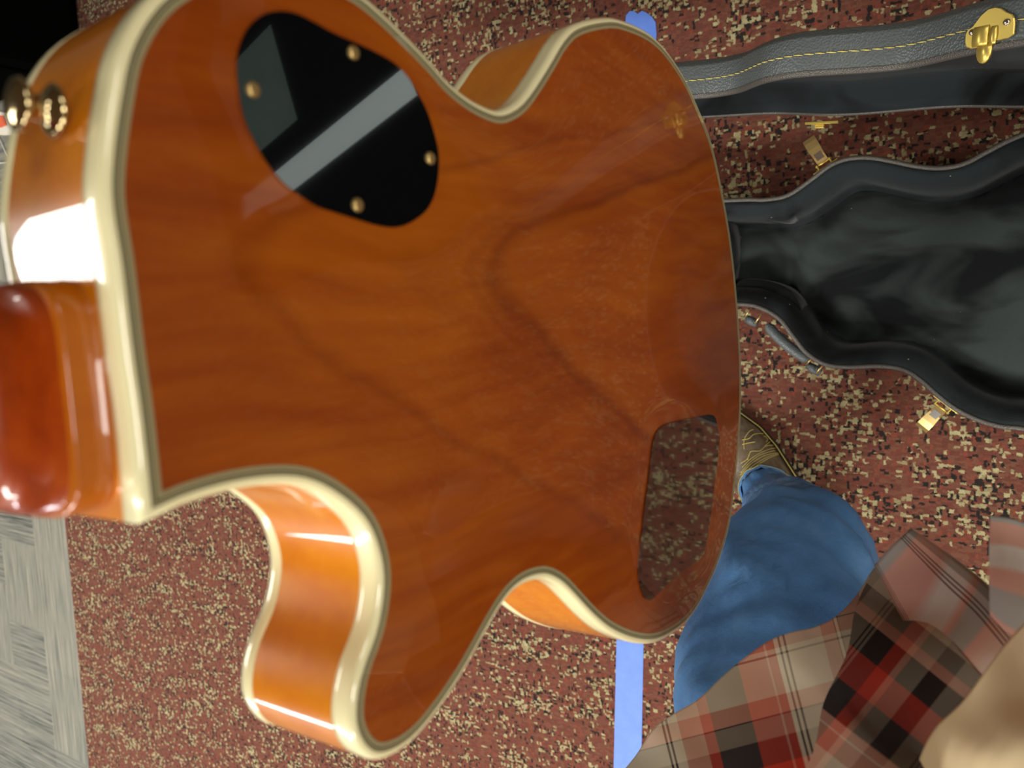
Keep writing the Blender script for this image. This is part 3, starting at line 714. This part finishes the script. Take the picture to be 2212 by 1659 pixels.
# ------------------------------------------------------------------ person: boot, jeans, flannel shirt
person = empty('person', fl(1672, 1065, 0.0)); bpy.context.view_layer.update()
tag(person, 'standing person seen from above in blue jeans, brown boot and red plaid flannel shirt', 'person')
fd = Vector((-0.66, 0.75, 0)).normalized(); fs = Vector((fd.y, -fd.x, 0))   # forward, right side
e0 = fl(1722, 1008, 0.02)
heel0 = Vector((-0.3475, -0.320, 0)) - fd * 0.06
# align right edge of the ball with the pixel edge
def bsec(s):   # s: distance from heel -> half width, instep height
    ws = [(-0.075, 0.020), (-0.06, 0.031), (-0.03, 0.036), (0.02, 0.038), (0.06, 0.044), (0.10, 0.050), (0.14, 0.050), (0.18, 0.040), (0.21, 0.024), (0.225, 0.008)]
    hs_ = [(-0.075, 0.07), (-0.06, 0.10), (-0.03, 0.12), (0.02, 0.12), (0.06, 0.095), (0.10, 0.072), (0.14, 0.055), (0.18, 0.045), (0.21, 0.036), (0.225, 0.026)]
    def ip(a_):
        for i in range(len(a_) - 1):
            if s <= a_[i + 1][0]:
                t = (s - a_[i][0]) / (a_[i + 1][0] - a_[i][0]); return a_[i][1] * (1 - t) + a_[i + 1][1] * t
        return a_[-1][1]
    return ip(ws), ip(hs_)
boot_r = []; NS = 40
for i in range(NS + 1):
    s = -0.075 + 0.30 * i / NS; hw, hh = bsec(s); r = []
    for k in range(24):
        t = math.pi * k / 23; cy, sy = math.cos(t), math.sin(t)
        r.append(heel0 + fd * (s + 0.06 * 0) + fs * (hw * math.copysign(abs(cy) ** 0.8, cy)) + Vector((0, 0, 0.014 + (hh - 0.014) * abs(sy) ** 0.8)))
    boot_r.append(r)
boot = fixn(rings('boot', boot_r, LEATHER, person, world=True)); tag(boot, 'brown leather western boot with yellow ornamental stitching')
sol = []
for z_, g_ in ((0.001, 0.001), (0.012, 0.006), (0.0155, 0.006)):
    L1 = [heel0 + fd * (-0.075 + 0.30 * i / NS) + fs * (bsec(-0.075 + 0.30 * i / NS)[0] + g_) + Vector((0, 0, z_)) for i in range(NS + 1)]
    L2 = [heel0 + fd * (-0.075 + 0.30 * i / NS) - fs * (bsec(-0.075 + 0.30 * i / NS)[0] + g_) + Vector((0, 0, z_)) for i in range(NS, -1, -1)]
    sol.append(L1 + L2)
fixn(rings('sole', sol, SOLE, boot, smooth=False, world=True))
# shaft inside the jeans
shaft = [[Vector((heel0.x, heel0.y, z_)) - fd * 0.015 + fd * (0.048 * math.cos(2 * math.pi * k / 24)) + fs * (0.036 * math.sin(2 * math.pi * k / 24)) for k in range(24)] for z_ in (0.06, 0.12, 0.20, 0.28)]
fixn(rings('boot_shaft', shaft, LEATHER, boot, world=True))
# stitches laid onto the vamp
bw = BVHTree.FromPolygons([v for r in boot_r for v in r], loftfaces(NS + 1, 24, True, False))
def onboot(px, py, up=0.0006):
    d = (M @ Vector(((px - CX) / F, (py - CY) / F, 1.0))).normalized(); hit = bw.ray_cast(CAM, d)
    return (hit[0] + Vector((0, 0, up))) if hit[0] else None
C4 = lambda x, y: (1560 + x / 6.91, 840 + y / 6.91)
stl = [[(270, 1290), (420, 1130), (600, 1010), (770, 960), (930, 940)], [(280, 1250), (400, 1110), (560, 990), (740, 930), (890, 912)], [(290, 1325), (440, 1165), (620, 1045), (790, 975), (920, 945)],
       [(310, 1365), (460, 1195), (640, 1065), (800, 990), (935, 945)], [(300, 1170), (420, 1050), (560, 960), (720, 895), (860, 880)], [(380, 1060), (430, 935), (560, 925), (640, 860), (730, 840), (845, 850)],
       [(300, 760), (400, 740), (470, 680), (560, 665), (630, 672)], [(300, 830), (400, 805), (495, 790)], [(330, 900), (330, 760), (400, 640), (470, 605)], [(640, 850), (700, 800), (730, 765)], [(620, 700), (690, 735), (660, 790)], [(280, 1110), (380, 1040), (420, 930)]]
for L in stl:
    pp = catmull([Vector((*C4(x, y), 0)) for x, y in L], 6, False); pp = [onboot(p.x, p.y) for p in pp]; pp = [p for p in pp if p]
    if len(pp) > 2: tube('stitch', pp, 0.0006, STITCH, boot, 5, world=True)
welt = [heel0 + fd * s_ + fs * (bsec(s_)[0] + 0.0028) + Vector((0, 0, 0.0165)) for s_ in [0.03 + 0.006 * i for i in range(32)]]
tube('welt_stitch', welt, 0.0011, STITCH, boot, 6, world=True)

# jeans leg: loft of sections from cuff to hip
secs = [(1670, 1070, 0.085, 0.041, 0.050), (1692, 1106, 0.15, 0.048, 0.056), (1712, 1150, 0.34, 0.060, 0.068), (1738, 1200, 0.50, 0.066, 0.074), (1712, 1262, 0.56, 0.082, 0.084), (1692, 1350, 0.62, 0.085, 0.082), (1696, 1460, 0.66, 0.092, 0.084), (1700, 1600, 0.70, 0.100, 0.088), (1715, 1800, 0.74, 0.10, 0.09)]
cen = [fl(a_, b_, z_) for a_, b_, z_, _, _ in secs]
c5 = catmull([Vector((*c_, )) for c_ in cen], 10, False)
rad = catmull([Vector((s_[3], s_[4], 0)) for s_ in secs], 10, False)
jr = []; NJ = 48
for i, (c_, r_) in enumerate(zip(c5, rad)):
    t_ = (c5[min(i + 1, len(c5) - 1)] - c5[max(i - 1, 0)]).normalized(); t_ = (t_ * 0.5 + Vector((0, 0, 0.5))).normalized()
    if i == 0: t_ = Vector((0.1, -0.1, 1)).normalized()
    u_ = (fd - t_ * fd.dot(t_)).normalized(); v_ = t_.cross(u_); ring_ = []
    for k in range(NJ):
        a_ = 2 * math.pi * k / NJ; p = c_ + u_ * (r_.y * math.cos(a_)) + v_ * (r_.x * math.sin(a_)); q = (p - c_).normalized()
        wv = mnoise.noise(Vector((p.x * 9, p.y * 9, p.z * 22 + 3 * math.sin(a_)))) * 0.010 + abs(mnoise.noise(Vector((p.x * 16 + 5, p.y * 16, p.z * 34 + 2 * math.cos(a_))))) * 0.012
        ring_.append(p + q * (wv * (0.3 if i < 3 else 1)))
    jr.append(ring_)
jeans = fixn(rings('jeans', jr, DENIM, person, cap=False, world=True)); tag(jeans, 'blue denim jeans leg')
sm = jeans.modifiers.new('thick', 'SOLIDIFY'); sm.thickness = 0.0015; sm.offset = -1
hem = []
for dz, dr in ((0.0, 0.0008), (-0.001, 0.0030), (0.006, 0.0046), (0.012, 0.0044), (0.013, 0.0006)):
    j = max(0, min(3, int(round(dz / 0.012)))); hem.append([jr[0][k] + (jr[0][k] - c5[0]).normalized() * (dr + 0.0010 * math.sin(k * 2.6)) + Vector((0, 0, dz)) + (jr[1][k] - jr[0][k]) * max(0, dz / 0.0115) * 0.0 for k in range(NJ)])
fixn(rings('hem', hem, DENIM, jeans, cap=False, world=True))
tube('hem_stitch', [jr[0][k] + (jr[0][k] - c5[0]).normalized() * 0.0048 + Vector((0, 0, 0.0122)) for k in range(NJ)], 0.0005, STITCH, jeans, 5, world=True, closed=True)
jb = BVHTree.FromPolygons([v for r in jr for v in r], loftfaces(len(jr), NJ, True, False))

# shirt: cloth sheets. grid(u along, v across) from control rows of (px, py, z)
def cloth(name, rows, mat, uvf, nu=60, nv=30, wr=0.004, thick=0.0016, label=None, side=None):
    rws = [catmull([Vector((a_, b_, z_ * 1000)) for a_, b_, z_ in r], 12, False) for r in rows]
    def samp(L, t):
        x = t * (len(L) - 1); i = min(int(x), len(L) - 2); return L[i].lerp(L[i + 1], x - i)
    V = []; UV = []; PX = []
    for j in range(nv + 1):
        for i in range(nu + 1):
            cols = [samp(r, i / nu) for r in rws]
            cc = catmull(cols, 4, False) if len(cols) > 2 else cols
            p = samp(cc, j / nv)
            z_ = p.z / 1000 + wr * mnoise.noise(Vector((p.x * 0.008, p.y * 0.008, 1.7)))
            PX.append((p.x, p.y)); V.append(fl(p.x, p.y, z_)); UV.append(uvf(p.x, p.y, i / nu, j / nv))
    n_ = nu + 1; Fc = [(j * n_ + i, j * n_ + i + 1, (j + 1) * n_ + i + 1, (j + 1) * n_ + i) for j in range(nv) for i in range(nu)]
    o = mk(name, V, Fc, mat, person, True, world=True)
    ul = o.data.uv_layers.new(name='UVMap')
    for l in o.data.loops: ul.data[l.index].uv = UV[l.vertex_index]
    if side:
        u2 = o.data.uv_layers.new(name='UVRight'); u3 = o.data.uv_layers.new(name='UVSide')
        for l in o.data.loops:
            r_ = side(*PX[l.vertex_index]); u2.data[l.index].uv = r_[:2]; u3.data[l.index].uv = (r_[2], 0)
    s_ = o.modifiers.new('thick', 'SOLIDIFY'); s_.thickness = thick; s_.offset = 0
    if label: tag(o, label)
    return o
PL = plaid('red_black_cream_plaid', 600, 400, 0.0, 0.0, 0.0, (260, 400))
def bands(name, cross, along):
    a = N(name)
    uv = a.n('ShaderNodeUVMap', uv_map='UVMap').outputs[0]; x, y, z = a.sep(uv)
    c = a.mix(1.0, a.ramp(y, cross, 'B_SPLINE' if False else 'LINEAR'), a.ramp(x, along, 'CONSTANT'), 'MULTIPLY')
    n2 = a.noise(a.vmath('MULTIPLY', uv, (300, 600, 1)), 1.0, 2)
    c = a.mix(a.math('MULTIPLY', n2, 0.15), c, (0.03, 0.025, 0.02, 1))
    return a.out(c, 0.9, bump=n2, bs=0.2, bd=0.0006, spec=0.1, sheen=0.08)
BW, BPk, BG, BD, BN, BL = srgb(250, 244, 232), srgb(244, 190, 170), srgb(196, 194, 186), srgb(112, 104, 98), srgb(255, 255, 255), srgb(120, 100, 96)
PLB = bands('placket_bands', [(0, BG), (0.05, BG), (0.07, BPk), (0.20, BPk), (0.25, BW), (0.36, BW), (0.41, BPk), (0.45, BG), (0.55, BG), (0.58, BPk), (0.66, srgb(240, 205, 185)), (0.82, BW), (0.88, BPk), (1.0, BG)],
            [(0, BG), (0.03, BL), (0.045, BN), (0.07, BL), (0.085, BN), (0.11, BL), (0.125, BN), (0.70, BL), (0.715, BN), (0.74, BL), (0.755, BN), (0.78, BL), (0.795, BN), (0.86, BG)])
PLD = bands('flap_bands', [(0, BG), (0.07, BG), (0.09, BPk), (0.30, BPk), (0.34, BW), (0.50, BW), (0.54, BPk), (0.66, BPk), (0.70, BG), (0.92, BG), (0.95, BPk)], [(0, BN), (1.0, BN)])
PL3 = simple('cream_flannel', srgb(246, 226, 180), 0.9, nscale=14, amt=0.25, spec=0.1)
kx0, ky0 = 1862, 1300; kd = Vector((-0.317, 0.948)).normalized(); kn = Vector((kd.y, -kd.x))
def sideA(px, py):
    d = Vector((px - kx0, py - ky0)); return (d.dot(Vector((0.78, 0.62))), d.dot(Vector((-0.62, 0.78))), d.dot(kn) + 6 * math.sin(py * 0.03))
def uvA(px, py, s, t):
    d = Vector((px - kx0, py - ky0)); return (d.dot(Vector((0.97, -0.25))) + 600, d.dot(Vector((0.25, 0.97))) + 400)
rowsA = [
    [(1300, 1720, 0.90), (1370, 1640, 0.885), (1410, 1580, 0.88), (1450, 1548, 0.875), (1510, 1512, 0.87), (1565, 1460, 0.865), (1620, 1415, 0.862), (1665, 1385, 0.86), (1710, 1368, 0.858), (1760, 1357, 0.856), (1805, 1335, 0.852), (1850, 1290, 0.85), (1885, 1235, 0.85), (1900, 1222, 0.852)],
    [(1360, 1800, 0.95), (1440, 1710, 0.93), (1490, 1650, 0.925), (1540, 1610, 0.92), (1600, 1570, 0.918), (1660, 1530, 0.915), (1710, 1500, 0.915), (1760, 1470, 0.92), (1800, 1450, 0.915), (1850, 1430, 0.905), (1900, 1400, 0.90), (1950, 1360, 0.90), (1990, 1330, 0.90), (2010, 1320, 0.90)],
    [(1450, 1900, 1.0), (1540, 1800, 0.99), (1590, 1740, 0.985), (1640, 1700, 0.985), (1700, 1670, 0.985), (1760, 1640, 0.985), (1810, 1610, 0.985), (1860, 1590, 0.985), (1900, 1580, 0.975), (1950, 1560, 0.965), (2000, 1530, 0.96), (2050, 1490, 0.96), (2090, 1460, 0.96), (2110, 1450, 0.96)],
    [(1550, 2000, 1.04), (1640, 1900, 1.04), (1700, 1850, 1.04), (1760, 1820, 1.04), (1830, 1800, 1.04), (1890, 1780, 1.04), (1950, 1760, 1.04), (2010, 1740, 1.03), (2060, 1720, 1.03), (2110, 1690, 1.02), (2150, 1650, 1.02), (2200, 1620, 1.02), (2240, 1600, 1.02), (2260, 1590, 1.02)]]
shirt = cloth('shirt_front', rowsA, PL, uvA, 120, 50, 0.006, side=sideA, label='red, black and cream plaid shirt tail with curved hem')
rowsB = [[(1890, 1222, 0.872), (1970, 1400 - 30, 0.90), (2020, 1440, 0.93), (2085, 1535, 0.965), (2160, 1620, 1.0)],
         [(1928, 1180, 0.876), (2020, 1300, 0.905), (2085, 1370, 0.935), (2150, 1450, 0.97), (2230, 1540, 1.005)],
         [(1970, 1142, 0.874), (2062, 1205, 0.90), (2145, 1275, 0.93), (2235, 1385, 0.965), (2310, 1460, 1.0)]]
cloth('placket', rowsB, PLB, lambda px, py, s, t: (t, s), 40, 16, 0.003, label='cream and pink plaid placket band with grey stripes')
rowsC = [[(2235, 1330, 1.02), (2170, 1400, 1.01), (2085, 1515, 1.0), (2025, 1575, 1.0), (1990, 1640, 1.0), (1960, 1730, 1.0)],
         [(2300, 1390, 1.06), (2240, 1480, 1.05), (2170, 1580, 1.05), (2120, 1640, 1.05), (2090, 1720, 1.05), (2060, 1800, 1.05)],
         [(2400, 1500, 1.08), (2350, 1580, 1.08), (2290, 1680, 1.08), (2250, 1760, 1.08), (2230, 1850, 1.08), (2200, 1900, 1.08)]]
cloth('shirt_body', rowsC, PL3, lambda px, py, s, t: (px, py), 40, 24, 0.006, label='cream part of the shirt nearest the camera')
rowsD = [[(2137, 1116, 0.93), (2180, 1122, 0.93), (2230, 1136, 0.93), (2320, 1150, 0.93)], [(2139, 1220, 0.95), (2180, 1225, 0.955), (2240, 1240, 0.96), (2330, 1260, 0.96)], [(2142, 1330, 0.962), (2185, 1370, 0.975), (2250, 1390, 0.98), (2350, 1400, 0.98)]]
cloth('shirt_front', rowsD, PLD, lambda px, py, s, t: (s, t), 24, 24, 0.003, label='far flap of the open shirt front with pale cross stripes')
# shirt hem seams
def seam(pp, z_, off=0.0035):
    tube('seam', [fl(x, y, z_(i)) for i, (x, y) in enumerate(pp)], 0.0006, PBLK, shirt, 5, world=True)

# ------------------------------------------------------------------ far left: black cabinet, paper, wires
cab = empty('speaker_cabinet', (-2.95, 1.1, 0)); bpy.context.view_layer.update()
tag(cab, 'black cabinet standing at the top left edge behind the guitar', 'cabinet')
bevelbox('cabinet_body', (-0.65, -0.40, 0.02), (0.65, 0.40, 0.75), BLKBOX, cab, 0.012)
bevelbox('cabinet_base', (-0.63, -0.38, 0.0), (0.63, 0.38, 0.022), BLKBOX, cab, 0.004)
bevelbox('grille', (-0.58, -0.408, 0.08), (0.58, -0.399, 0.69), simple('black_grille_cloth', srgb(8, 8, 8), 1.0, nscale=400, amt=0.6, spec=0.0), cab, 0.003)
pc = fl(14, 268, 0.004)
tagp = empty('paper_tag', (pc.x, pc.y, 0)); bpy.context.view_layer.update()
tag(tagp, 'small white printed paper on the grey carpet by the strap button', 'paper')
pq = [fl(-30, 236, 0.004), fl(18, 244, 0.004), fl(31, 262, 0.004), fl(29, 292, 0.004), fl(5, 292, 0.004), fl(-30, 288, 0.004)]
n6 = len(pq)
fixn(mk('sheet', pq + [p - Vector((0, 0, 0.002)) for p in pq], [tuple(range(n6)), tuple(range(n6, 2 * n6))] + [(i, (i + 1) % n6, (i + 1) % n6 + n6, i + n6) for i in range(n6)], PAPER, tagp, world=True))
pq = [fl(-20, 248, 0.005), fl(10, 250, 0.005), fl(16, 270, 0.005), fl(2, 276, 0.005), fl(-20, 268, 0.005)]
mk('print', pq, [tuple(range(5))], PRINT, tagp, world=True)
for P_, lab in (([(-12, 288), (0, 302), (8, 320), (18, 338)], 'thin white wire running diagonally on the grey carpet'), ([(-20, 352), (0, 352), (20, 351), (40, 350)], 'thin white wire running level on the grey carpet')):
    tw = tube('wire', [fl(x, y, 0.004) for x, y in P_], 0.0018, WIRE, None, 6); tag(tw, lab, 'wire')

# ------------------------------------------------------------------ flat black equipment case beside the guitar case (mirrored in the cover plate)
eq = empty('equipment_case', (1.27, 0.68, 0)); eq.rotation_euler.z = math.radians(-9); bpy.context.view_layer.update()
tag(eq, 'flat black equipment case with pale metal strip, mirrored in the teardrop cover plate', 'case')
bevelbox('case_body', (-0.52, -0.40, 0.0), (0.52, 0.42, 0.105), BLKBOX, eq, 0.006)
bevelbox('metal_strip', (-0.50, -0.175, 0.104), (0.40, -0.105, 0.110), simple('brushed_pale_metal', srgb(214, 232, 236), 0.4, 0.2), eq, 0.001)
bevelbox('metal_strip', (-0.05, -0.215, 0.104), (0.24, -0.190, 0.109), simple('brushed_grey_metal', srgb(120, 140, 130), 0.45, 0.3), eq, 0.001)
bevelbox('case_panel', (-0.12, -0.03, 0.104), (0.12, 0.22, 0.108), simple('dark_teal_panel', srgb(84, 104, 100), 0.5, nscale=12, amt=0.8), eq, 0.001)
